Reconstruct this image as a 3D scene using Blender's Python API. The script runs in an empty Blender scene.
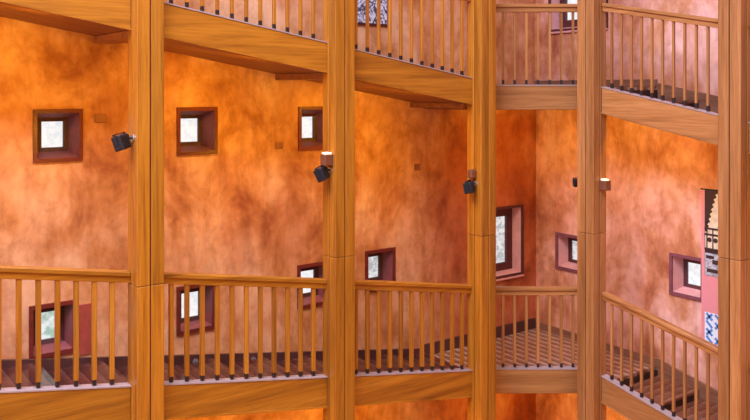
import bpy, bmesh, math, random
from mathutils import Vector, Matrix
random.seed(7)
S = bpy.context.scene
COL = S.collection
R = math.radians

# ------------------------------------------------------------------ layout (metres)
EYE = 3.44            # lower corner landing is z = 0
STOREY = 3.45
LF, LW = 6.96, 8.08   # left wing: face of the stringers, face of the wall (along y)
RF, RW = 7.80, 8.77   # right wing: the same (along x)
WB, WT = -3.5, 8.2    # foot and head of the walls
CW, CD = 0.245, 0.24  # columns
CPROJ = 0.15          # how far they stand out in front of the stringers

def zL(s, k): return EYE - (2.656 + 0.172*(s-2.714)) + STOREY*k
def zR(s, k): return EYE - (3.42 + 0.20*(s+6.08)) + STOREY*k
def zland(k): return 0.0 if k == 0 else STOREY+0.055
def mL(s, d): return (s, d)
def mR(s, d): return (d, -s)

# ------------------------------------------------------------------ materials
def nodes(name):
    m = bpy.data.materials.new(name); m.use_nodes = True
    nt = m.node_tree; b = nt.nodes['Principled BSDF']
    return m, nt, b
def ramp(nt, stops):
    r = nt.nodes.new('ShaderNodeValToRGB')
    e = r.color_ramp.elements
    while len(e) < len(stops): e.new(0.5)
    for q, (p, c) in zip(e, stops):
        q.position = p; q.color = (c[0], c[1], c[2], 1)
    return r
def posmap(nt, scale, rot=(0,0,0)):
    g = nt.nodes.new('ShaderNodeNewGeometry'); mp = nt.nodes.new('ShaderNodeMapping')
    mp.inputs['Scale'].default_value = scale
    src = g.outputs['Position']
    if any(rot):
        m0 = nt.nodes.new('ShaderNodeMapping'); m0.inputs['Rotation'].default_value = rot
        nt.links.new(src, m0.inputs['Vector']); src = m0.outputs[0]
    nt.links.new(src, mp.inputs['Vector'])
    return mp
def noise(nt, vec, scale, detail=4, rough=0.55, dist=0.0):
    n = nt.nodes.new('ShaderNodeTexNoise')
    n.inputs['Scale'].default_value = scale; n.inputs['Detail'].default_value = detail
    n.inputs['Roughness'].default_value = rough; n.inputs['Distortion'].default_value = dist
    nt.links.new(vec.outputs[0], n.inputs['Vector'])
    return n
def mixc(nt, a, b, fac, mode='MIX'):
    m = nt.nodes.new('ShaderNodeMix'); m.data_type = 'RGBA'; m.blend_type = mode
    for s, v in ((m.inputs[6], a), (m.inputs[7], b), (m.inputs[0], fac)):
        if hasattr(v, 'node'): nt.links.new(v, s)
        elif isinstance(v, (int, float)): s.default_value = v
        else: s.default_value = (*v, 1)
    return m.outputs[2]

def wood(name, dark, mid, light, axis, rough=0.38, rot=0.0):
    m, nt, b = nodes(name)
    a, c = 0.55, 13.0
    sc = {'x': (a, c, c), 'y': (c, a, c), 'z': (c, c, a)}[axis]
    mp = posmap(nt, sc, (0, 0, rot))
    n1 = noise(nt, mp, 1.0, 6, 0.62, 0.35)
    r1 = ramp(nt, [(0.25, dark), (0.5, mid), (0.75, light)])
    nt.links.new(n1.outputs['Fac'], r1.inputs['Fac'])
    sc2 = tuple(q*5 for q in sc)
    mp2 = posmap(nt, sc2, (0, 0, rot))
    n2 = noise(nt, mp2, 1.0, 3, 0.6)
    r2 = ramp(nt, [(0.30, (0.62, 0.55, 0.5)), (0.55, (1, 1, 1))])
    nt.links.new(n2.outputs['Fac'], r2.inputs['Fac'])
    col = mixc(nt, r1.outputs['Color'], r2.outputs['Color'], 0.7, 'MULTIPLY')
    oi = nt.nodes.new('ShaderNodeObjectInfo')
    hs = nt.nodes.new('ShaderNodeHueSaturation')
    mr = nt.nodes.new('ShaderNodeMapRange'); mr.inputs['To Min'].default_value = 0.85; mr.inputs['To Max'].default_value = 1.15
    nt.links.new(oi.outputs['Random'], mr.inputs['Value'])
    nt.links.new(mr.outputs[0], hs.inputs['Value'])
    nt.links.new(col, hs.inputs['Color'])
    nt.links.new(hs.outputs[0], b.inputs['Base Color'])
    b.inputs['Roughness'].default_value = rough
    bp = nt.nodes.new('ShaderNodeBump'); bp.inputs['Strength'].default_value = 0.15; bp.inputs['Distance'].default_value = 0.004
    nt.links.new(n2.outputs['Fac'], bp.inputs['Height']); nt.links.new(bp.outputs[0], b.inputs['Normal'])
    return m
def plain(name, col, rough=0.5, metal=0.0, var=0.25, scale=6.0, emit=None, es=0.0):
    m, nt, b = nodes(name)
    mp = posmap(nt, (1, 1, 1))
    n = noise(nt, mp, scale, 5, 0.6)
    lo = tuple(c*(1-var) for c in col); hi = tuple(min(1, c*(1+var)) for c in col)
    r = ramp(nt, [(0.3, lo), (0.7, hi)])
    nt.links.new(n.outputs['Fac'], r.inputs['Fac']); nt.links.new(r.outputs['Color'], b.inputs['Base Color'])
    b.inputs['Roughness'].default_value = rough; b.inputs['Metallic'].default_value = metal
    if emit:
        b.inputs['Emission Color'].default_value = (*emit, 1); b.inputs['Emission Strength'].default_value = es
    return m

def plaster(name, tint):
    m, nt, b = nodes(name)
    mp = posmap(nt, (1, 1, 0.7))
    n1 = noise(nt, mp, 1.9, 5, 0.62, 0.35)
    r1 = ramp(nt, [(0.31, (0.40, 0.105, 0.030)), (0.43, (0.64, 0.245, 0.095)), (0.54, (0.80, 0.366, 0.212)), (0.68, (0.87, 0.465, 0.31))])
    nt.links.new(n1.outputs['Fac'], r1.inputs['Fac'])
    mp2 = posmap(nt, (1, 1, 0.8))
    n2 = noise(nt, mp2, 8.0, 6, 0.65, 0.3)
    r2 = ramp(nt, [(0.30, (0.74, 0.66, 0.58)), (0.50, (1, 1, 1)), (0.72, (1.12, 1.18, 1.22))])
    nt.links.new(n2.outputs['Fac'], r2.inputs['Fac'])
    c = mixc(nt, r1.outputs['Color'], r2.outputs['Color'], 0.8, 'MULTIPLY')
    mp3 = posmap(nt, (3.0, 3.0, 0.45))
    n3 = noise(nt, mp3, 2.2, 3, 0.6, 0.2)
    r3 = ramp(nt, [(0.36, (0.74, 0.62, 0.54)), (0.54, (1, 1, 1))])
    nt.links.new(n3.outputs['Fac'], r3.inputs['Fac'])
    c = mixc(nt, c, r3.outputs['Color'], 0.5, 'MULTIPLY')
    # redder pigment patches, one of them at the corner end of the left wall
    g = nt.nodes.new('ShaderNodeNewGeometry'); sp = nt.nodes.new('ShaderNodeSeparateXYZ'); nt.links.new(g.outputs['Position'], sp.inputs[0])
    def rng(out, a, b2, c2=0.0, d2=1.0):
        q = nt.nodes.new('ShaderNodeMapRange'); q.interpolation_type = 'SMOOTHSTEP'
        for k, v in zip(('From Min', 'From Max', 'To Min', 'To Max'), (a, b2, c2, d2)): q.inputs[k].default_value = v
        nt.links.new(out, q.inputs['Value']); return q.outputs[0]
    def mul(p, q, op='MULTIPLY'):
        n = nt.nodes.new('ShaderNodeMath'); n.operation = op; n.use_clamp = True
        for i, v in enumerate((p, q)):
            if hasattr(v, 'node'): nt.links.new(v, n.inputs[i])
            else: n.inputs[i].default_value = v
        return n.outputs[0]
    n4 = noise(nt, mp, 1.1, 4, 0.6, 0.3)
    left = mul(rng(sp.outputs['X'], 6.3, 7.3), rng(sp.outputs['Y'], LW-0.02, LW-0.005))
    low = mul(left, rng(sp.outputs['Z'], 3.5, 2.9))
    f = mul(low, rng(n4.outputs['Fac'], 0.30, 0.50, 0.55, 1.0))
    gen = rng(n4.outputs['Fac'], 0.50, 0.66, 0.0, 0.45)
    f = mul(f, gen, 'MAXIMUM')
    c = mixc(nt, c, (0.66, 0.36, 0.24), f, 'MULTIPLY')
    c = mixc(nt, c, tint, 1.0, 'MULTIPLY')
    nt.links.new(c, b.inputs['Base Color'])
    b.inputs['Roughness'].default_value = 0.75
    bp = nt.nodes.new('ShaderNodeBump'); bp.inputs['Strength'].default_value = 0.12; bp.inputs['Distance'].default_value = 0.01
    nt.links.new(n2.outputs['Fac'], bp.inputs['Height']); nt.links.new(bp.outputs[0], b.inputs['Normal'])
    return m
def planks(name, axis, rot=0.0, cols=((0.02, 0.006, 0.006), (0.07, 0.020, 0.016), (0.10, 0.030, 0.022), (0.15, 0.055, 0.042)), rough=0.18):
    m, nt, b = nodes(name)
    w = nt.nodes.new('ShaderNodeTexWave'); w.wave_type = 'BANDS'; w.bands_direction = axis
    w.wave_profile = 'SAW'
    w.inputs['Scale'].default_value = 2.4; w.inputs['Distortion'].default_value = 0.0
    mp = posmap(nt, (1, 1, 1), (0, 0, rot)); nt.links.new(mp.outputs[0], w.inputs['Vector'])
    r = ramp(nt, [(0.0, cols[0]), (0.07, cols[1]), (0.55, cols[2]), (1.0, cols[3])])
    nt.links.new(w.outputs['Fac'], r.inputs['Fac'])
    n = noise(nt, mp, 9, 4); r2 = ramp(nt, [(0.3, (0.7, 0.65, 0.62)), (0.7, (1.1, 1.1, 1.1))])
    nt.links.new(n.outputs['Fac'], r2.inputs['Fac'])
    c = mixc(nt, r.outputs['Color'], r2.outputs['Color'], 0.8, 'MULTIPLY')
    nt.links.new(c, b.inputs['Base Color']); b.inputs['Roughness'].default_value = rough
    return m
def daylight(name, strength, dark, light, scale, hard=False):
    m, nt, b = nodes(name)
    mp = posmap(nt, (1, 1, 1)); n = noise(nt, mp, scale, 3, 0.6)
    r = ramp(nt, [(0.40, dark), (0.58, light)] if not hard else [(0.44, dark), (0.54, light)])
    nt.links.new(n.outputs['Fac'], r.inputs['Fac'])
    b.inputs['Base Color'].default_value = (0.1, 0.1, 0.1, 1); b.inputs['Roughness'].default_value = 0.1
    nt.links.new(r.outputs['Color'], b.inputs['Emission Color']); b.inputs['Emission Strength'].default_value = strength
    return m

WD, WM, WL = (0.24, 0.064, 0.004), (0.455, 0.148, 0.009), (0.58, 0.215, 0.020)
M = {}
M['wood_z'] = wood('oiled_wood_upright', WD, WM, WL, 'z')
M['wood_x'] = wood('oiled_wood_along_left', WD, WM, WL, 'x')
RD, RM, RL = (0.24, 0.080, 0.020), (0.42, 0.158, 0.042), (0.53, 0.222, 0.070)      # same timber on the right side, with the rosy skylight sheen painted in
M['wood_y'] = wood('oiled_wood_along_right', RD, RM, RL, 'y')
M['wood_zr'] = wood('skylit_wood_upright', RD, RM, RL, 'z')
M['wood_c'] = wood('oiled_wood_corner', RD, RM, RL, 'x', 0.38, R(36))
M['red_wood'] = wood('red_brown_wood', (0.10, 0.010, 0.007), (0.17, 0.019, 0.014), (0.22, 0.030, 0.022), 'x')
M['soffit'] = wood('soffit_boards', (0.20, 0.05, 0.02), (0.32, 0.10, 0.03), (0.42, 0.16, 0.05), 'x', 0.5)
M['sky_sheen'] = plain('sky_sheen_grey_lilac', (0.40, 0.27, 0.235), 0.35, 0, 0.15, 20)  # sky reflection on the stringer tops, painted as grey-lilac
M['plaster_L'] = plaster('terracotta_limewash', (0.93, 0.88, 0.66))
M['plaster_R'] = plaster('rose_limewash', (1.0, 1.02, 1.15))
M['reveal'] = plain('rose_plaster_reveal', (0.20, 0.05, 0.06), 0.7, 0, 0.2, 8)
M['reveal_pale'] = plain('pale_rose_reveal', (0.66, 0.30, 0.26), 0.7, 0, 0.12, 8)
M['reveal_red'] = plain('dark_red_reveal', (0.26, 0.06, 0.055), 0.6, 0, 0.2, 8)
M['sash'] = plain('dark_oxblood_paint', (0.085, 0.016, 0.016), 0.45, 0, 0.2, 8)
M['skirt'] = plain('dark_stained_skirting', (0.085, 0.028, 0.024), 0.35, 0, 0.3, 5)
M['skirt_r'] = wood('brown_skirting', (0.16, 0.06, 0.03), (0.25, 0.10, 0.05), (0.32, 0.14, 0.07), 'y')
M['tread_L'] = planks('tread_boards_left', 'X')
M['tread_R'] = planks('tread_boards_right', 'Y', 0.0, ((0.05, 0.015, 0.01), (0.17, 0.058, 0.03), (0.23, 0.085, 0.045), (0.30, 0.125, 0.075)))
M['deck'] = planks('landing_boards', 'X', 0.0, ((0.10, 0.03, 0.018), (0.26, 0.105, 0.055), (0.36, 0.17, 0.10), (0.66, 0.42, 0.30)), 0.25)
M['riser'] = plain('black_brown_riser', (0.035, 0.014, 0.010), 0.4)
M['pin'] = plain('black_iron_pin', (0.03, 0.014, 0.012), 0.5, 0.2)
M['black'] = plain('black_lamp_metal', (0.022, 0.021, 0.024), 0.38, 0.4, 0.3)
M['steel'] = plain('grey_steel', (0.5, 0.48, 0.46), 0.3, 0.8, 0.1)
M['brass'] = plain('brown_brass', (0.22, 0.075, 0.035), 0.4, 0.3, 0.2)
M['glow'] = plain('lit_lamp_glass', (0.9, 0.8, 0.6), 0.3, 0, 0.02, 5, (1.0, 0.78, 0.42), 1.1)
M['lens'] = plain('lamp_lens', (0.20, 0.20, 0.24), 0.1, 0, 0.1)
M['day'] = daylight('daylit_pane', 0.95, (0.80, 0.83, 0.88), (1.0, 0.98, 0.97), 14)
M['day_green'] = daylight('daylit_pane_garden', 0.85, (0.42, 0.60, 0.50), (0.95, 1.0, 1.0), 11)
M['day_stone'] = daylight('daylit_pane_stone', 0.80, (0.50, 0.52, 0.56), (0.95, 0.93, 0.93), 17)
M['day_pattern'] = daylight('daylit_pane_patterned', 0.62, (0.10, 0.10, 0.17), (0.92, 0.90, 0.98), 26, True)
M['plate'] = plain('brown_plate', (0.33, 0.10, 0.03), 0.5)
M['shutter'] = plain('red_panel', (0.36, 0.055, 0.03), 0.6, 0, 0.2, 10)
M['stone'] = plain('ochre_floor_boards', (0.66, 0.30, 0.06), 0.5, 0, 0.15, 3)
M['ban_pink'] = plain('banner_rose', (0.75, 0.26, 0.25), 0.6, 0, 0.06)
M['ban_black'] = plain('banner_dark_sky', (0.045, 0.018, 0.014), 0.55)
M['ban_cream'] = plain('banner_cream', (0.75, 0.60, 0.40), 0.55, 0, 0.2, 18)
M['ban_grey'] = plain('banner_grey', (0.42, 0.40, 0.40), 0.55, 0, 0.5, 30)
M['ban_blue'] = plain('banner_blue', (0.10, 0.24, 0.50), 0.55, 0, 0.2, 30)
M['ban_white'] = plain('banner_white', (0.78, 0.78, 0.78), 0.55, 0, 0.05)

# ------------------------------------------------------------------ helpers
def setp(o, label=None, cat=None, group=None, kind=None):
    for k, v in (('label', label), ('category', cat), ('group', group), ('kind', kind)):
        if v: o[k] = v
    return o
def thing(name, label, cat, loc, group=None, kind=None):
    o = bpy.data.objects.new(name, None); COL.objects.link(o)
    o.location = loc; o.empty_display_size = 0.2
    o['_b'] = tuple(loc)
    return setp(o, label, cat, group, kind)
def base(o):
    while o.parent: o = o.parent
    return Vector(o.location)
def obj(name, bm, mat, parent=None, origin=None, smooth=False):
    """bm is in world coordinates; it becomes one mesh under parent (or with its own origin)."""
    off = base(parent) if parent else Vector(origin or (0, 0, 0))
    bmesh.ops.recalc_face_normals(bm, faces=bm.faces)
    bmesh.ops.translate(bm, verts=bm.verts, vec=-off)
    me = bpy.data.meshes.new(name); bm.to_mesh(me); bm.free()
    if smooth:
        for p in me.polygons: p.use_smooth = True
    me.materials.append(M[mat] if isinstance(mat, str) else mat)
    o = bpy.data.objects.new(name, me); COL.objects.link(o)
    if parent: o.parent = parent
    else: o.location = off
    return o
def hexa(bm, p, bev=0.0):
    """p: 4 bottom points then 4 top points, each ring in order."""
    v = [bm.verts.new(q) for q in p]
    fs = [bm.faces.new([v[i] for i in f]) for f in
          ((3, 2, 1, 0), (4, 5, 6, 7), (0, 1, 5, 4), (1, 2, 6, 5), (2, 3, 7, 6), (3, 0, 4, 7))]
    if bev:
        es = set(e for f in fs for e in f.edges)
        bmesh.ops.bevel(bm, geom=list(es), offset=bev, segments=1, affect='EDGES', profile=0.5)
def box(bm, x0, x1, y0, y1, z0, z1, bev=0.0):
    hexa(bm, [(x0, y0, z0), (x1, y0, z0), (x1, y1, z0), (x0, y1, z0),
              (x0, y0, z1), (x1, y0, z1), (x1, y1, z1), (x0, y1, z1)], bev)
def slope(bm, mp, s0, s1, d0, d1, zb0, zt0, zb1, zt1, bev=0.0):
    a, b, c, d = mp(s0, d0), mp(s1, d0), mp(s1, d1), mp(s0, d1)
    hexa(bm, [(*a, zb0), (*b, zb1), (*c, zb1), (*d, zb0), (*a, zt0), (*b, zt1), (*c, zt1), (*d, zt0)], bev)
def bar(bm, p, q, width, z0, z1, bev=0.0):
    """upright-sided bar from p to q (xy), lying on its left side of the line."""
    p, q = Vector(p), Vector(q); t = (q-p).normalized(); n = Vector((-t.y, t.x))*width
    a, b, c, d = p, q, q+n, p+n
    hexa(bm, [(a.x, a.y, z0), (b.x, b.y, z0), (c.x, c.y, z0), (d.x, d.y, z0),
              (a.x, a.y, z1), (b.x, b.y, z1), (c.x, c.y, z1), (d.x, d.y, z1)], bev)
def prism(bm, pts, z0, z1):
    lo = [bm.verts.new((x, y, z0)) for x, y in pts]; hi = [bm.verts.new((x, y, z1)) for x, y in pts]
    bm.faces.new(lo[::-1]); bm.faces.new(hi); n = len(pts)
    for i in range(n): bm.faces.new((lo[i], lo[(i+1) % n], hi[(i+1) % n], hi[i]))
def tube(bm, p, q, r, seg=14, r2=None):
    p, q = Vector(p), Vector(q); d = q-p
    mt = Matrix.Translation((p+q)/2) @ d.to_track_quat('Z', 'Y').to_matrix().to_4x4()
    bmesh.ops.create_cone(bm, cap_ends=True, segments=seg, radius1=r, radius2=r if r2 is None else r2, depth=d.length, matrix=mt)

# ------------------------------------------------------------------ walls and the openings in them
# each opening: side, centre along the wall, half width, centre height, half height, kind
def px2s_left(px):
    k = (px-375)/800.0; Y = LW/(math.cos(R(36))-math.sin(R(36))*k); return math.cos(R(36))*k*Y+math.sin(R(36))*Y
def px2s_right(px):
    k = (px-375)/800.0; Y = RW/(math.cos(R(36))*k+math.sin(R(36))); return math.sin(R(36))*k*Y-math.cos(R(36))*Y
HW, HN, HH = 0.225, 0.215, 0.25
UP, LO = EYE-0.44, EYE-2.31
wins = [
 ('L', px2s_left(58), HW, UP, HH, 'small', 'day', 'upper small square splayed window nearest the left edge, above the leftmost railing'),
 ('L', px2s_left(197), HW, UP, HH, 'small', 'day', 'upper small square splayed window just right of the leftmost column'),
 ('L', px2s_left(315), HW, UP-0.01, HH, 'small', 'day', 'upper small square window half hidden by the left side of the second column'),
 ('L', px2s_left(53), HN, LO, HH, 'low', 'day_green', 'low square dark red window seen through the leftmost lower railing'),
 ('L', px2s_left(196), HN, LO-0.03, HH, 'low', 'day', 'low square window behind balusters right of the leftmost column'),
 ('L', px2s_left(314), HW, LO+0.01, HH, 'low', 'day', 'low square window cut by the handrail left of the second column'),
 ('L', px2s_left(380), HW, LO+0.06, HH, 'low', 'day_stone', 'low square window rising above the handrail right of the second column'),
 ('L', px2s_left(522)-0.5, 0.5, EYE-2.15, 0.49, 'big', 'day_stone', 'large square window with pale rose reveal by the wall corner'),
 ('R', px2s_right(556.5)+HW, HW, EYE-2.275, HH, 'rose', 'day_stone', 'small square rose window in the corner, left of the fourth column'),
 ('R', px2s_right(670.5)+HW, HW, EYE-2.265, HH, 'rose', 'day', 'small square rose window beside the hanging banner'),
 ('R', px2s_right(550)+0.5, 0.5, EYE+1.33, 0.49, 'big', 'day', 'large window behind the upper railing of the corner bay'),
]
def wall(name, side, s0, s1, d, holes, label):
    mp = mL if side == 'L' else mR
    ss = sorted(set([s0, s1]+[v for h in holes for v in (h[1]-h[2], h[1]+h[2])]))
    zs = sorted(set([WB, WT]+[v for h in holes for v in (h[3]-h[4], h[3]+h[4])]))
    bm = bmesh.new(); vt = {}
    def V(s, z):
        if (s, z) not in vt: vt[(s, z)] = bm.verts.new((*mp(s, d), z))
        return vt[(s, z)]
    for i in range(len(ss)-1):
        for j in range(len(zs)-1):
            cs, cz = (ss[i]+ss[i+1])/2, (zs[j]+zs[j+1])/2
            if any(abs(cs-h[1]) < h[2] and abs(cz-h[3]) < h[4] for h in holes): continue
            bm.faces.new((V(ss[i], zs[j]), V(ss[i+1], zs[j]), V(ss[i+1], zs[j+1]), V(ss[i], zs[j+1])))
    a, b = mp(s0, d+0.5), mp(s1, d+0.5)
    q = [bm.verts.new((*a, WB)), bm.verts.new((*b, WB)), bm.verts.new((*b, WT)), bm.verts.new((*a, WT))]
    bm.faces.new(q)
    for (p1, p2, u1, u2) in (((s0, WB), (s0, WT), q[0], q[3]), ((s1, WB), (s1, WT), q[1], q[2])):
        bm.faces.new((V(*p1), V(*p2), u2, u1))
    o = obj(name, bm, 'plaster_'+side); setp(o, label, 'wall', None, 'structure')
wall('wall_left', 'L', -2.4, RW, LW, [w for w in wins if w[0] == 'L'], 'long mottled orange terracotta wall left of the corner')
wall('wall_right', 'R', -LW, -1.0, RW, [w for w in wins if w[0] == 'R'], 'mottled rose and orange wall right of the corner')

def window(i, w):
    side, s, hw, z, hh, kind, pane, label = w
    mp, d = (mL, LW) if side == 'L' else (mR, RW)
    x, y = mp(s, d)
    t = thing('window_%d' % i, label, 'window', (x, y, z-hh), None, 'structure')
    ring = lambda a, b: [(s-a, z-b), (s+a, z-b), (s+a, z+b), (s-a, z+b)]
    def frame(bm, a0, b0, a1, b1, d0, d1, d2, d3):
        # a closed picture-frame solid: outer size a0,b0, inner a1,b1; front d0 (outer) d1 (inner), back d2 (outer) d3 (inner)
        rr = [ring(a0, b0), ring(a1, b1), ring(a1, b1), ring(a0, b0)]; dd = [d0, d1, d3, d2]
        vs = [[bm.verts.new((*mp(p, dd[k]), q)) for p, q in rr[k]] for k in range(4)]
        for k in range(4):
            for j in range(4):
                bm.faces.new((vs[k][j], vs[k][(j+1) % 4], vs[(k+1) % 4][(j+1) % 4], vs[(k+1) % 4][j]))
    def funnel(bm, a0, b0, a1, b1, d0, d1, th=0.015):
        va = [bm.verts.new((*mp(p, d0), q)) for p, q in ring(a0, b0)]
        vb = [bm.verts.new((*mp(p, d1), q)) for p, q in ring(a1, b1)]
        vc = [bm.verts.new((*mp(p, d1), q)) for p, q in ring(a1+th, b1+th)]
        vd = [bm.verts.new((*mp(p, d0), q)) for p, q in ring(a0+th, b0+th)]
        L = [va, vb, vc, vd]
        for k in range(4):
            for j in range(4):
                bm.faces.new((L[k][j], L[k][(j+1) % 4], L[(k+1) % 4][(j+1) % 4], L[(k+1) % 4][j]))
    if kind == 'big':
        dep, ia, ib = 0.16, hw-0.06, hh-0.055
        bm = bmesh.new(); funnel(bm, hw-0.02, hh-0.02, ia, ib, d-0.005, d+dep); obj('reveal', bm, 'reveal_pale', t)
        bm = bmesh.new(); frame(bm, hw+0.015, hh+0.015, hw-0.022, hh-0.022, d-0.02, d-0.02, d+0.01, d+0.01); obj('surround', bm, 'sash', t)
        bm = bmesh.new(); frame(bm, ia+0.01, ib+0.01, ia-0.10, ib-0.10, d+dep-0.02, d+dep-0.01, d+dep+0.05, d+dep+0.05); obj('sash', bm, 'sash', t)
        pa, pb, pd = ia-0.09, ib-0.09, d+dep+0.03
        bm = bmesh.new()
        slope(bm, mp, s-hw-0.012, s+hw+0.012, d-0.03, d+0.02, z-hh-0.04, z-hh-0.012, z-hh-0.04, z-hh-0.012, 0.004); obj('sill', bm, 'reveal_pale', t)
    else:
        dep = {'small': 0.22, 'low': 0.17, 'rose': 0.20}[kind]
        ia, ib = {'small': (0.138, 0.158), 'low': (0.135, 0.165), 'rose': (0.150, 0.165)}[kind]
        rm = {'small': 'reveal', 'low': 'reveal_red', 'rose': 'reveal_pale'}[kind]
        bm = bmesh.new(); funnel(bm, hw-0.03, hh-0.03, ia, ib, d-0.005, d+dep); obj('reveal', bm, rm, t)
        bm = bmesh.new(); frame(bm, hw+0.006, hh+0.006, hw-0.032, hh-0.032, d-0.022, d-0.022, d+0.012, d+0.012)
        obj('surround', bm, 'red_wood' if kind != 'rose' else 'reveal', t)
        bm = bmesh.new(); frame(bm, ia+0.008, ib+0.008, ia-0.035, ib-0.03, d+dep-0.03, d+dep-0.015, d+dep+0.03, d+dep+0.03); obj('sash', bm, 'sash', t)
        pa, pb, pd = ia-0.03, ib-0.025, d+dep+0.012
    bm = bmesh.new(); slope(bm, mp, s-pa, s+pa, pd, pd+0.012, z-pb, z+pb, z-pb, z+pb); obj('pane', bm, pane, t)
for i, w in enumerate(wins, 1): window(i, w)

# ------------------------------------------------------------------ ground floor of the hall
bm = bmesh.new(); box(bm, -6, RW+0.5, -8, LW+0.5, WB-0.2, WB)
setp(obj('floor', bm, 'stone'), 'stone ground floor of the hall far below', 'floor', None, 'structure')

# ------------------------------------------------------------------ columns
colL = [0.485, 2.525, 4.571, 6.597]
colR = [-6.258, -4.44, -2.62]
SPL = EYE-1.71
def column(side, c, label):
    mp, f = (mL, LF) if side == 'L' else (mR, RF)
    d0 = f-CPROJ; x, y = mp(c, d0+CD/2)
    t = thing('timber_column', label, 'column', (x, y, WB), 'paired timber columns round the open hall', 'thing')
    g = 0.006
    for (z0, z1) in ((WB, SPL-0.002), (SPL+0.002, WT)):
        for a0, a1 in ((c-CW/2, c-g), (c+g, c+CW/2)):
            for b0, b1 in ((d0, d0+CD/2-g), (d0+CD/2+g, d0+CD)):
                bm = bmesh.new(); slope(bm, mp, a0, a1, b0, b1, z0, z1, z0, z1, 0.005); obj('post', bm, 'wood_z' if side == 'L' else 'wood_zr', t)
    bm = bmesh.new(); slope(bm, mp, c-CW/2+0.025, c+CW/2-0.025, d0+0.025, d0+CD-0.025, WB+0.01, WT-0.01, WB+0.01, WT-0.01); obj('gap_light_block', bm, 'red_wood', t)  # dark core added to keep light out of the gaps between posts
names = ['timber column beyond the left edge ending the leftmost railing', 'leftmost tall timber column in view, thickest, with a black spotlight',
         'second tall timber column from the left, with spotlight and brown lamp', 'third timber column, left of the narrow corner bay']
for c, n in zip(colL, names): column('L', c, n)
names = ['fourth timber column, right of the narrow corner bay', 'rightmost timber column beside the hanging banner', 'timber column beyond the right edge ending the last railing']
for c, n in zip(colR, names): column('R', c, n)

# ------------------------------------------------------------------ railings and stringer beams
BT, BH = 0.09, 0.31          # stringer thickness, height
bal_mesh = {}
def bal_data(h, ang, hw, wd):
    key = (round(h, 3), ang, hw, wd)
    if key not in bal_mesh:
        def mk(nm, a, z0, z1, mat):
            bm = bmesh.new(); box(bm, -a, a, -a, a, z0, z1, 0.004 if a > 0.015 else 0)
            bmesh.ops.rotate(bm, verts=bm.verts, cent=(0, 0, 0), matrix=Matrix.Rotation(ang, 3, 'Z'))
            bmesh.ops.recalc_face_normals(bm, faces=bm.faces)
            me = bpy.data.meshes.new(nm); bm.to_mesh(me); bm.free(); me.materials.append(M[mat]); return me
        bal_mesh[key] = (mk('baluster', hw, 0.052, h-0.006, wd), mk('foot_pin', 0.0145, 0.005, 0.06, 'pin'))
    return bal_mesh[key]
def baluster(t, x, y, z, h, ang=0.0, hw=0.0205, wd='wood_z'):
    a, b = bal_data(h, ang, hw, wd)
    o = bpy.data.objects.new('baluster', a); COL.objects.link(o); o.parent = t; o.location = Vector((x, y, z))-Vector(t.location)
    p = bpy.data.objects.new('foot_pin', b); COL.objects.link(p); p.parent = o
RH = 1.0
def bay(side, s0, s1, k, first, step, n, where):
    mp, f, zf, wd = (mL, LF, zL, 'wood_x') if side == 'L' else (mR, RF, zR, 'wood_y')
    lev = 'upper' if k else 'lower'
    za, zb = zf(s0, k), zf(s1, k)
    x, y = mp((s0+s1)/2, f+BT/2)
    # stringer
    t = thing('railing_stringer', '%s sloping timber stringer beam in %s' % (lev, where), 'beam', (x, y, (za+zb)/2-BH), 'stringer beams between the columns', 'thing')
    bm = bmesh.new(); slope(bm, mp, s0, s1, f, f+BT, za-BH, za-0.012, zb-BH, zb-0.012, 0.006); obj('beam', bm, wd, t)
    bm = bmesh.new(); slope(bm, mp, s0, s1, f-0.006, f+BT+0.006, za-0.012, za, zb-0.012, zb); obj('sheen_strip', bm, 'sky_sheen', t)  # thin strip added to carry the painted sky reflection
    bm = bmesh.new(); slope(bm, mp, s0, s1, f-0.008, f+0.012, za-BH-0.012, za-BH+0.006, zb-BH-0.012, zb-BH+0.006); obj('edge_bead', bm, wd, t)
    # railing
    r = thing('railing', '%s timber railing with square balusters in %s' % (lev, where), 'railing', (x, y, (za+zb)/2), 'railings between the columns')
    bm = bmesh.new(); slope(bm, mp, s0, s1, f+0.0, f+BT-0.005, za+RH-0.045, za+RH, zb+RH-0.045, zb+RH, 0.008); obj('handrail', bm, wd, r)
    bm = bmesh.new(); slope(bm, mp, s0, s1, f+0.018, f+BT-0.022, za+RH-0.10, za+RH-0.045, zb+RH-0.10, zb+RH-0.045, 0.003); obj('lower_rail', bm, wd, r)
    for i in range(n):
        s = first+i*step
        bx, by = mp(s, f+BT/2); baluster(r, bx, by, zf(s, k), RH-0.092, 0.0, (0.0165 if k else 0.02) if side == 'L' else (0.0125 if k else 0.0155), 'wood_z' if side == 'L' else 'wood_zr')
h = CW/2
for k in (0, 1):
    bay('L', colL[0]+h, colL[1]-h, k, 1.4875-0.76, 0.152, 11, 'the leftmost bay before the first column')
    bay('L', colL[1]+h, colL[2]-h, k, 3.5475-0.76, 0.152, 11, 'the bay between the first and second columns')
    bay('L', colL[2]+h, colL[3]-h, k, 4.836, 0.1515, 11, 'the bay between the second and third columns')
    bay('R', colR[0]+h, colR[1]-h, k, -6.02, 0.137, 11, 'the bay right of the corner, before the banner')
    bay('R', colR[1]+h, colR[2]-h, k, -4.20, 0.145, 10, 'the last bay cut by the right edge')

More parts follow.
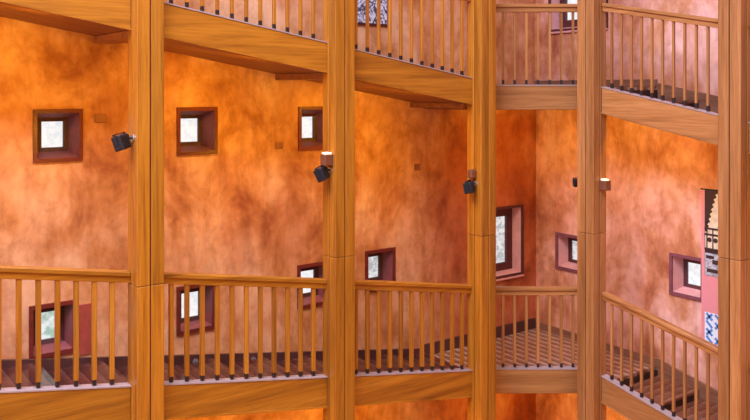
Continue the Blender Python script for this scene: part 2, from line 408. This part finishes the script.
# corner landing bay: runs square to the view of the hall's diagonal
e36 = Vector((math.cos(R(36)), -math.sin(R(36))))       # direction of the corner beam
n36 = Vector((math.sin(R(36)), math.cos(R(36))))
def corner(X, Y): return e36*X+n36*Y
YC = 9.88
land_poly = None
for k in (0, 1):
    lev = 'upper' if k else 'lower'; z = zland(k)
    p, q = corner(1.20, YC), corner(2.74, YC); mid = (p+q)/2
    t = thing('railing_stringer', '%s level short timber beam across the narrow corner bay' % lev, 'beam', (mid.x, mid.y, z-BH), 'stringer beams between the columns', 'thing')
    bm = bmesh.new(); bar(bm, p, q, BT, z-BH, z-0.012, 0.006); obj('beam', bm, 'wood_c', t)
    o6 = n36*0.006
    bm = bmesh.new(); bar(bm, p-o6, q-o6, BT+0.012, z-0.012, z); obj('sheen_strip', bm, 'sky_sheen', t)
    r = thing('railing', '%s short level railing across the narrow corner bay' % lev, 'railing', (mid.x, mid.y, z), 'railings between the columns')
    bm = bmesh.new(); bar(bm, p, q, BT-0.005, z+RH-0.045, z+RH, 0.008); obj('handrail', bm, 'wood_c', r)
    bm = bmesh.new(); bar(bm, p+n36*0.018, q+n36*0.018, BT-0.04, z+RH-0.10, z+RH-0.045, 0.003); obj('lower_rail', bm, 'wood_c', r)
    for i in range(7):
        px = 503+i*11.65
        b = corner((px-375)/800*(YC+0.045), YC+0.045); baluster(r, b.x, b.y, z, RH-0.092, R(-36), 0.014 if k else 0.0175, 'wood_zr')
    # the landing deck
    a, c = corner(1.14, YC+BT+0.012), corner(2.77, YC+BT+0.012)
    poly = [(6.66, LW-0.004), (6.66, 7.09), (a.x, a.y), (c.x, c.y), (7.93, 6.06), (RW-0.004, 6.06), (RW-0.004, LW-0.004)]
    t = thing('corner_landing', '%s boarded corner landing behind the short railing' % lev, 'landing', (7.8, 7.4, z-BH), 'stairs round the hall', 'thing')
    bm = bmesh.new(); prism(bm, poly, z-0.07, z-0.03); obj('deck', bm, 'deck', t)
    bm = bmesh.new(); prism(bm, poly, z-BH+0.002, z-BH+0.02); obj('soffit', bm, 'soffit', t)

# ------------------------------------------------------------------ stair flights
def flight(side, k):
    mp, f, w, zf = (mL, LF, LW, zL) if side == 'L' else (mR, RF, RW, zR)
    lev = 'upper' if k else 'lower'
    if side == 'L': s0, s1, g, drop, mt = 0.06, 6.66, 0.6, 0.085, 'tread_L'
    else: s0, s1, g, drop, mt = -6.04, -2.68, 0.56, 0.035, 'tread_R'
    d0, d1 = f+BT+0.008, w-0.004
    n = round((s1-s0)/g)
    x, y = mp((s0+s1)/2, (d0+d1)/2)
    t = thing('stair_flight', '%s flight of long shallow steps %s the corner' % (lev, 'left of' if side == 'L' else 'right of'), 'stairs',
              (x, y, zf(s1, k)-BH), 'stairs round the hall', 'thing')
    for i in range(n):
        a, b = s0+i*g, s0+(i+1)*g
        if side == 'L' and False: pass
        z = zf(b, k)-drop
        # keep clear of the column backs
        bm = bmesh.new(); slope(bm, mp, a, b+(0.03 if i < n-1 else -0.004), d0+0.012, d1, z-0.035, z, z-0.035, z, 0.004); obj('tread', bm, mt, t)
        zn = zf(b+g, k)-drop if i < n-1 else None
        zp = (zf(a, k)-drop) if i else (zland(k)-0.03 if side == 'R' else None)
        if zp is not None:
            bm = bmesh.new(); slope(bm, mp, a+0.004, a+0.022, d0+0.012, d1, z, zp-0.036, z, zp-0.036); obj('riser', bm, 'riser', t)
    bm = bmesh.new()
    slope(bm, mp, s0, s1, d0, d1, zf(s0, k)-BH, zf(s0, k)-BH+0.018, zf(s1, k)-BH, zf(s1, k)-BH+0.018); obj('soffit', bm, 'soffit', t)
for k in (0, 1):
    flight('L', k); flight('R', k)

# skirtings along the walls
for k in (0, 1):
    lev = 'upper' if k else 'lower'
    bm = bmesh.new(); slope(bm, mL, 0.0, 6.66, LW-0.03, LW-0.001, zL(0, k)-0.24, zL(0, k)-0.055, zL(6.66, k)-0.2, zL(6.66, k)-0.035, 0.003)
    slope(bm, mL, 6.66, RW-0.03, LW-0.03, LW-0.001, zland(k)-0.03, zland(k)+(0.01 if k else 0.12), zland(k)-0.03, zland(k)+(0.01 if k else 0.12), 0.003)
    setp(obj('baseboard_left' if k == 0 else 'baseboard_left_upper', bm, 'skirt'), '%s dark skirting along the left wall' % lev, 'skirting', None, 'structure')
    bm = bmesh.new(); slope(bm, mR, -LW+0.001, -6.04, RW-0.028, RW-0.001, zland(k)-0.03, zland(k)+0.07, zland(k)-0.03, zland(k)+0.07, 0.003)
    slope(bm, mR, -6.04, -2.7, RW-0.028, RW-0.001, zR(-6.04, k)-0.16, zR(-6.04, k)+0.07, zR(-2.7, k)-0.16, zR(-2.7, k)+0.07, 0.003)
    setp(obj('baseboard_right' if k == 0 else 'baseboard_right_upper', bm, 'skirt_r'), '%s brown skirting along the right wall' % lev, 'skirting', None, 'structure')

# cross beams carrying the upper stairs
cb = [('L', colL[1], 'under the upper stairs at the leftmost column'), ('L', colL[2], 'under the upper stairs at the second column'),
      ('L', colL[3]-0.06, 'under the upper stairs at the third column'), ('R', colR[1], 'under the upper stairs at the rightmost column'), ('R', colR[2]-0.11, 'under the far end of the upper right stairs')]
for side, c, lab in cb:
    mp, f, w, zf = (mL, LF, LW, zL) if side == 'L' else (mR, RF, RW, zR)
    e = zf(c+0.12, 1)-BH-0.03; t0 = zf(c-0.11, 1)-BH-0.004; t1 = zf(c+0.11, 1)-BH-0.004
    bm = bmesh.new(); slope(bm, mp, c-0.11, c+0.11, f+BT+0.012, w+0.04, e, t0, e, t1)
    zlo = min(v.co.z for v in bm.verts); x, y = mp(c, (f+w)/2)
    setp(obj('cross_beam', bm, 'soffit', None, (x, y, zlo)), 'timber cross beam %s' % lab, 'beam', 'cross beams under the upper stairs', 'thing')

# ------------------------------------------------------------------ spotlights and brown lamp boxes on the columns
def spot(p, out, tilt, spin, label, sc=1.0):
    """p: where the bracket meets the column; out: unit xy away from it."""
    p = Vector(p); o = Vector((out[0], out[1], 0))
    t = thing('spotlight', label, 'spotlight', p, 'black spotlights on the columns')
    bm = bmesh.new(); tube(bm, p+o*0.0005, p+o*0.012, 0.032*sc); obj('mount', bm, 'steel', t)
    bm = bmesh.new(); tube(bm, p+o*0.01, p+o*0.06*sc, 0.011); tube(bm, p+o*0.052*sc+Vector((0, 0, -0.03)), p+o*0.052*sc+Vector((0, 0, 0.03)), 0.014); obj('bracket', bm, 'black', t)
    c = p+o*0.105*sc+Vector((0, 0, -0.035))
    mt = Matrix.Translation(c) @ Matrix.Rotation(tilt, 4, Vector((-math.sin(R(36)), -math.cos(R(36)), 0))) @ Matrix.Rotation(spin, 4, 'Z')
    bm = bmesh.new(); a = 0.052*sc; box(bm, -a, a, -a*1.1, a*1.1, -0.065*sc, 0.065*sc, 0.008)
    for i in range(5):
        z = (-0.04+i*0.02)*sc; box(bm, a-0.002, a+0.012, -a*0.9, a*0.9, z, z+0.007)
    bmesh.ops.transform(bm, matrix=mt, verts=bm.verts); hd = obj('lamp_head', bm, 'black', t)
    bm = bmesh.new(); tube(bm, (-a-0.006, 0, -0.005), (-a+0.002, 0, -0.005), 0.040*sc, 20); bmesh.ops.transform(bm, matrix=mt, verts=bm.verts); obj('lens', bm, 'lens', hd)
    bm = bmesh.new()
    q = a*1.1; u = 0.075*sc
    for i in range(1):
        pr = [(-q-0.008, -0.01), (-q-0.001, -0.01), (-q-0.001, u), (q+0.001, u), (q+0.001, -0.01), (q+0.008, -0.01), (q+0.008, u+0.008), (-q-0.008, u+0.008)]
        va = [bm.verts.new((-0.01, yy, zz)) for yy, zz in pr]; vb = [bm.verts.new((0.016, yy, zz)) for yy, zz in pr]
        for j in range(8): bm.faces.new((va[j], va[(j+1) % 8], vb[(j+1) % 8], vb[j]))
        for vv in (va, vb):
            for f4 in ((0, 1, 2, 7), (7, 2, 3, 6), (6, 3, 4, 5)): bm.faces.new([vv[j] for j in f4])
    bmesh.ops.transform(bm, matrix=mt, verts=bm.verts); obj('yoke', bm, 'black', hd)
h = CW/2
spot((colL[1]-h, 6.90, EYE-0.42), (-1, 0), R(20), R(-62), 'black tilted spotlight on the left side of the leftmost column')
spot((colL[2]-h, 6.90, EYE-0.82), (-1, 0), R(26), R(-62), 'black spotlight below a brown lamp on the second column')
spot((colL[3]-h, 6.90, EYE-1.10), (-1, 0), R(12), R(-62), 'black spotlight on the left side of the third column')
spot((7.75, -colR[0]+h, EYE-1.10), (-0.1, 0.99), R(0), R(-120), 'small dark spotlight peeping out left of the fourth column', 0.75)
def lampbox(p, label):
    x, y, z = p
    t = thing('lamp_sconce', label, 'lamp', (x, y, z-0.07), 'brown box lamps on the columns')
    bm = bmesh.new(); box(bm, x-0.05, x+0.05, y-0.05, y+0.05, z-0.07, z+0.045, 0.006); obj('housing', bm, 'brass', t)
    bm = bmesh.new(); box(bm, x-0.036, x+0.036, y-0.036, y+0.036, z+0.045, z+0.065, 0.004); obj('glass_top', bm, 'glow', t)
lampbox((colL[2]-h-0.05, 6.89, EYE-0.70), 'brown box uplight with lit top, on the second column')
lampbox((7.80, -colR[0]-h-0.05, EYE-1.12), 'brown box uplight with lit top, right of the fourth column')
bm = bmesh.new(); x, y, z = colL[3]-h-0.04, 6.92, EYE-0.98
box(bm, x-0.04, x+0.04, y-0.04, y+0.04, z-0.05, z+0.04, 0.008)
box(bm, x-0.03, x+0.03, y-0.03, y+0.03, z+0.04, z+0.05, 0.003)
setp(obj('lamp_sconce', bm, 'brass', None, (x, y, z-0.05)), 'small brown lamp box above the spotlight on the third column', 'lamp', 'brown box lamps on the columns')

# ------------------------------------------------------------------ small fittings on the walls
def plate(px, py, w, hgt, label, name='wall_plate', mat='plate', th=0.012, cat='plate', grp='brown plates on the left wall'):
    s = px2s_left(px); k = (px-375)/800.0; Y = LW/(math.cos(R(36))-math.sin(R(36))*k)
    z = EYE-(py-90)/800.0*Y
    bm = bmesh.new(); slope(bm, mL, s-w/2, s+w/2, LW-th, LW-0.001, z-hgt/2, z+hgt/2, z-hgt/2, z+hgt/2, 0.003)
    setp(obj(name, bm, mat, None, (s, LW, z-hgt/2)), label, cat, grp)
plate(100.5, 118, 0.12, 0.085, 'brown rectangular plate right of the upper left window')
plate(279, 145.5, 0.09, 0.075, 'brown plate left of the half hidden upper window')
plate(417, 167, 0.10, 0.085, 'brown plate between the second and third columns')
plate(85.5, 329, 0.125, 0.5, 'red upright panel right of the leftmost low window', 'wall_panel', 'shutter', 0.015, 'panel', None)
def steplight(px, lab):
    s = px2s_left(px); z = zL(s, 0)-0.115
    t = thing('step_light', lab, 'light', (s, LW-0.031, z-0.03), 'round step lights in the skirting')
    bm = bmesh.new(); tube(bm, (s, LW-0.045, z), (s, LW-0.031, z), 0.032, 18); obj('rim', bm, 'steel', t)
    bm = bmesh.new(); tube(bm, (s, LW-0.049, z), (s, LW-0.044, z), 0.022, 18); obj('lens', bm, 'lens', t)
steplight(194, 'round step light in skirting nearest the leftmost column')
steplight(252, 'round step light in skirting, middle of the second bay')
steplight(307, 'round step light in skirting nearest the second column')

# framed black and white picture behind the upper railing
s0, s1 = px2s_left(352), px2s_left(386.5); sc = (s0+s1)/2
t = thing('patterned_picture', 'black and white patterned picture behind the upper railing right of the second column', 'picture', (sc, LW, EYE+0.80))
bm = bmesh.new(); slope(bm, mL, s0, s1, LW-0.02, LW-0.002, EYE+0.80, EYE+1.7, EYE+0.80, EYE+1.7); obj('backing', bm, 'sash', t)
m, nt, b = nodes('black_white_print'); mp_ = posmap(nt, (1, 1, 1), (0, R(40), 0)); n_ = noise(nt, mp_, 16, 3, 0.6, 1.5)
r_ = ramp(nt, [(0.45, (0.06, 0.06, 0.10)), (0.53, (0.72, 0.70, 0.80))]); nt.links.new(n_.outputs['Fac'], r_.inputs['Fac']); nt.links.new(r_.outputs['Color'], b.inputs['Base Color'])
bm = bmesh.new(); slope(bm, mL, s0+0.015, s1-0.012, LW-0.026, LW-0.02, EYE+0.83, EYE+1.69, EYE+0.83, EYE+1.69); obj('print', bm, m, t)

# ------------------------------------------------------------------ hanging banner on the right wall
ys, ye = 5.405, 4.70              # from its left edge to its right edge (along -y)
xb = RW-0.05; zt, zb = EYE-1.18, EYE-3.0
t = thing('banner', 'tall rose banner with black photo panel and blue tile pattern on right wall', 'banner', (xb, (ys+ye)/2, zb))
def flat(name, y0, y1, z0, z1, layer, mat):
    bm = bmesh.new(); box(bm, xb-0.004*layer-0.004, xb-0.004*layer, y1, y0, z0, z1); return obj(name, bm, mat, t)
flat('cloth', ys, ye, zb, zt, 0, 'ban_pink')
pl = ys-0.045
flat('photo_panel', pl, ye, zt-1.0, zt, 1, 'ban_black')
bm = bmesh.new(); N = 26; pts = []                          # cream scalloped facade
for i in range(N+1):
    z = zt-0.03-i*(0.46/N); pts.append((pl-0.16+0.13*(i/N)**0.8+0.016*math.sin(i*1.9), z))
lo = [bm.verts.new((xb-0.009, y, z)) for y, z in pts]; hi = [bm.verts.new((xb-0.009, ye, z)) for y, z in pts]
lo2 = [bm.verts.new((xb-0.012, y, z)) for y, z in pts]; hi2 = [bm.verts.new((xb-0.012, ye, z)) for y, z in pts]
for i in range(N):
    bm.faces.new((lo2[i], lo2[i+1], hi2[i+1], hi2[i])); bm.faces.new((lo[i], lo[i+1], lo2[i+1], lo2[i]))
obj('pale_facade', bm, 'ban_cream', t)
flat('balcony_panel', pl-0.01, ye, zt-0.70, zt-0.49, 1.8, 'ban_cream')
bm = bmesh.new()
for i in range(9):
    y = pl-0.025-i*0.075; box(bm, xb-0.016, xb-0.0125, y-0.014, y, zt-0.69, zt-0.45)
    tube(bm, (xb-0.016, y-0.04, zt-0.58), (xb-0.0125, y-0.04, zt-0.58), 0.028, 12)
for z in (zt-0.46, zt-0.53, zt-0.70): box(bm, xb-0.0165, xb-0.0125, ye, pl, z, z+0.022)
obj('balcony_ironwork', bm, 'ban_black', t)
flat('street_panel', pl-0.005, ye, zt-1.0, zt-0.74, 1.8, 'ban_grey')
bm = bmesh.new()
for i, (y, z, w, q) in enumerate(((pl-0.02, -0.80, 0.10, 0.035), (pl-0.10, -0.86, 0.12, 0.05), (pl-0.03, -0.96, 0.16, 0.04), (pl-0.22, -0.92, 0.1, 0.10), (pl-0.36, -0.85, 0.14, 0.06))):
    box(bm, xb-0.0155, xb-0.0125, y-w, y, zt+z, zt+z+q)
obj('dark_shapes', bm, 'ban_black', t)
flat('tile_panel', pl-0.0, ye, zb+0.02, zb+0.38, 1, 'ban_white')
bm = bmesh.new(); random.seed(3)
for i in range(6):
    for j in range(4):
        y, z = pl-0.06-i*0.11, zb+0.065+j*0.09
        if (i, j) == (1, 1): continue
        for a in (45, -45) if (i+j) % 2 else (45,):
            c2 = Vector((xb-0.0105, y, z)); mt = Matrix.Translation(c2) @ Matrix.Rotation(R(a), 4, 'X')
            vs0 = len(bm.verts); b2 = bmesh.new(); box(b2, -0.0015, 0.0015, -0.052, 0.052, -0.014, 0.014)
            bmesh.ops.transform(b2, matrix=mt, verts=b2.verts); me = bpy.data.meshes.new('tmp'); b2.to_mesh(me); b2.free(); bm.from_mesh(me); bpy.data.meshes.remove(me)
obj('blue_tile_motif', bm, 'ban_blue', t)
bm = bmesh.new(); tube(bm, (xb-0.002, ys+0.01, zt+0.008), (xb-0.002, ye-0.01, zt+0.008), 0.009); obj('hanging_rod', bm, 'black', t)

# ------------------------------------------------------------------ light
w = bpy.data.worlds.new('hall_daylight'); S.world = w; w.use_nodes = True
wn = w.node_tree; bg = wn.nodes['Background']
tc = wn.nodes.new('ShaderNodeTexCoord'); sx = wn.nodes.new('ShaderNodeSeparateXYZ'); wn.links.new(tc.outputs['Generated'], sx.inputs[0])
wr = ramp(wn, [(0.0, (1.0, 0.46, 0.03)), (0.50, (1.0, 0.46, 0.02)), (0.70, (0.85, 0.55, 0.30)), (1.0, (0.70, 0.82, 1.10))])
mr_ = wn.nodes.new('ShaderNodeMapRange'); mr_.inputs['From Min'].default_value = -1; wn.links.new(sx.outputs['Z'], mr_.inputs['Value'])
wn.links.new(mr_.outputs[0], wr.inputs['Fac'])
# the bright side of the hall lies along -x, its amber side along -y
m2 = wn.nodes.new('ShaderNodeMapRange'); m2.interpolation_type = 'SMOOTHSTEP'
m2.inputs['From Min'].default_value = -0.35; m2.inputs['From Max'].default_value = -0.92
wn.links.new(sx.outputs['X'], m2.inputs['Value'])
wn.links.new(mixc(wn, wr.outputs['Color'], (1.05, 1.0, 1.45), m2.outputs[0]), bg.inputs[0]); bg.inputs[1].default_value = 0.66
def area(name, loc, target, sx, sy, energy, col):
    d = bpy.data.lights.new(name, 'AREA'); d.shape = 'RECTANGLE'; d.size = sx; d.size_y = sy; d.energy = energy; d.color = col
    o = bpy.data.objects.new(name, d); COL.objects.link(o); o.location = loc
    return o, Vector(target)-Vector(loc)
def aim(o, v, roll_axis=None):
    # local -Z along v, local X kept level
    z = -v.normalized(); x = Vector((0, 0, 1)).cross(z)
    x = x.normalized() if x.length > 1e-4 else Vector((1, 0, 0)); y = z.cross(x)
    o.rotation_euler = Matrix((x, y, z)).transposed().to_euler()
# the glazed roof over the open hall
o, v = area('skylight', (-0.9, 3.0, 10.5), (-0.9, 3.0, 0), 7.5, 7.5, 3300, (0.74, 0.86, 1.22)); o.rotation_euler = (0, 0, 0)
# added amber lights without fixtures, washing the wall below each flight of stairs
AMB = (1.0, 0.58, 0.015)
for k, e in ((1, 1.0), (0, 0.9)):
    for c in (-0.5, 1.49, 3.52, 5.53):
        z = zL(c, k)-BH-0.04
        o, v = area('amber_fill', (c, LF+0.13, z), (c, LW, z-1.7), 1.6, 0.10, 24.5*e, AMB); aim(o, v)
    for c in (-5.3, -3.5):
        z = zR(c, k)-BH-0.04
        o, v = area('amber_fill', (RF+0.13, -c, z), (RW, -c, z-0.7), 1.5, 0.10, 13*e, AMB); aim(o, v)
    a = corner(1.97, YC+0.14); b = corner(1.97, YC+1.4); z = zland(k)-BH-0.10
    o, v = area('amber_fill', (a.x, a.y, z), (b.x+0.6, b.y-0.2, z-1.0), 1.0, 0.10, 15*e, AMB); aim(o, v)

# the black spotlights themselves
def beam(loc, tgt, e, ang=125):
    d = bpy.data.lights.new('spot_beam', 'SPOT'); d.energy = e; d.color = AMB; d.spot_size = R(ang); d.spot_blend = 0.9; d.shadow_soft_size = 0.05
    o = bpy.data.objects.new('spot_beam', d); COL.objects.link(o); o.location = loc; aim(o, Vector(tgt)-Vector(loc))
for c, z in ((colL[0], EYE-0.1), (colL[1], EYE-0.43), (colL[2], EYE-0.83), (colL[3], EYE-1.11)):
    beam((c-h-0.24, 7.12, z-0.03), (c-h-1.0, LW, z-0.10), 15)
# ------------------------------------------------------------------ camera
cd = bpy.data.cameras.new('camera'); cam = bpy.data.objects.new('camera', cd); COL.objects.link(cam)
cd.sensor_width = 36; cd.lens = 36*800/750; cd.shift_y = -120/750
cam.location = (0, 0, EYE); cam.rotation_euler = (R(90), 0, R(-36))
S.camera = cam
for o in bpy.data.objects:
    if '_b' in o: del o['_b']
vs = S.view_settings
vs.view_transform = 'Standard'; vs.look = 'None'; vs.gamma = 1; vs.use_curve_mapping = False; vs.exposure = 0.0
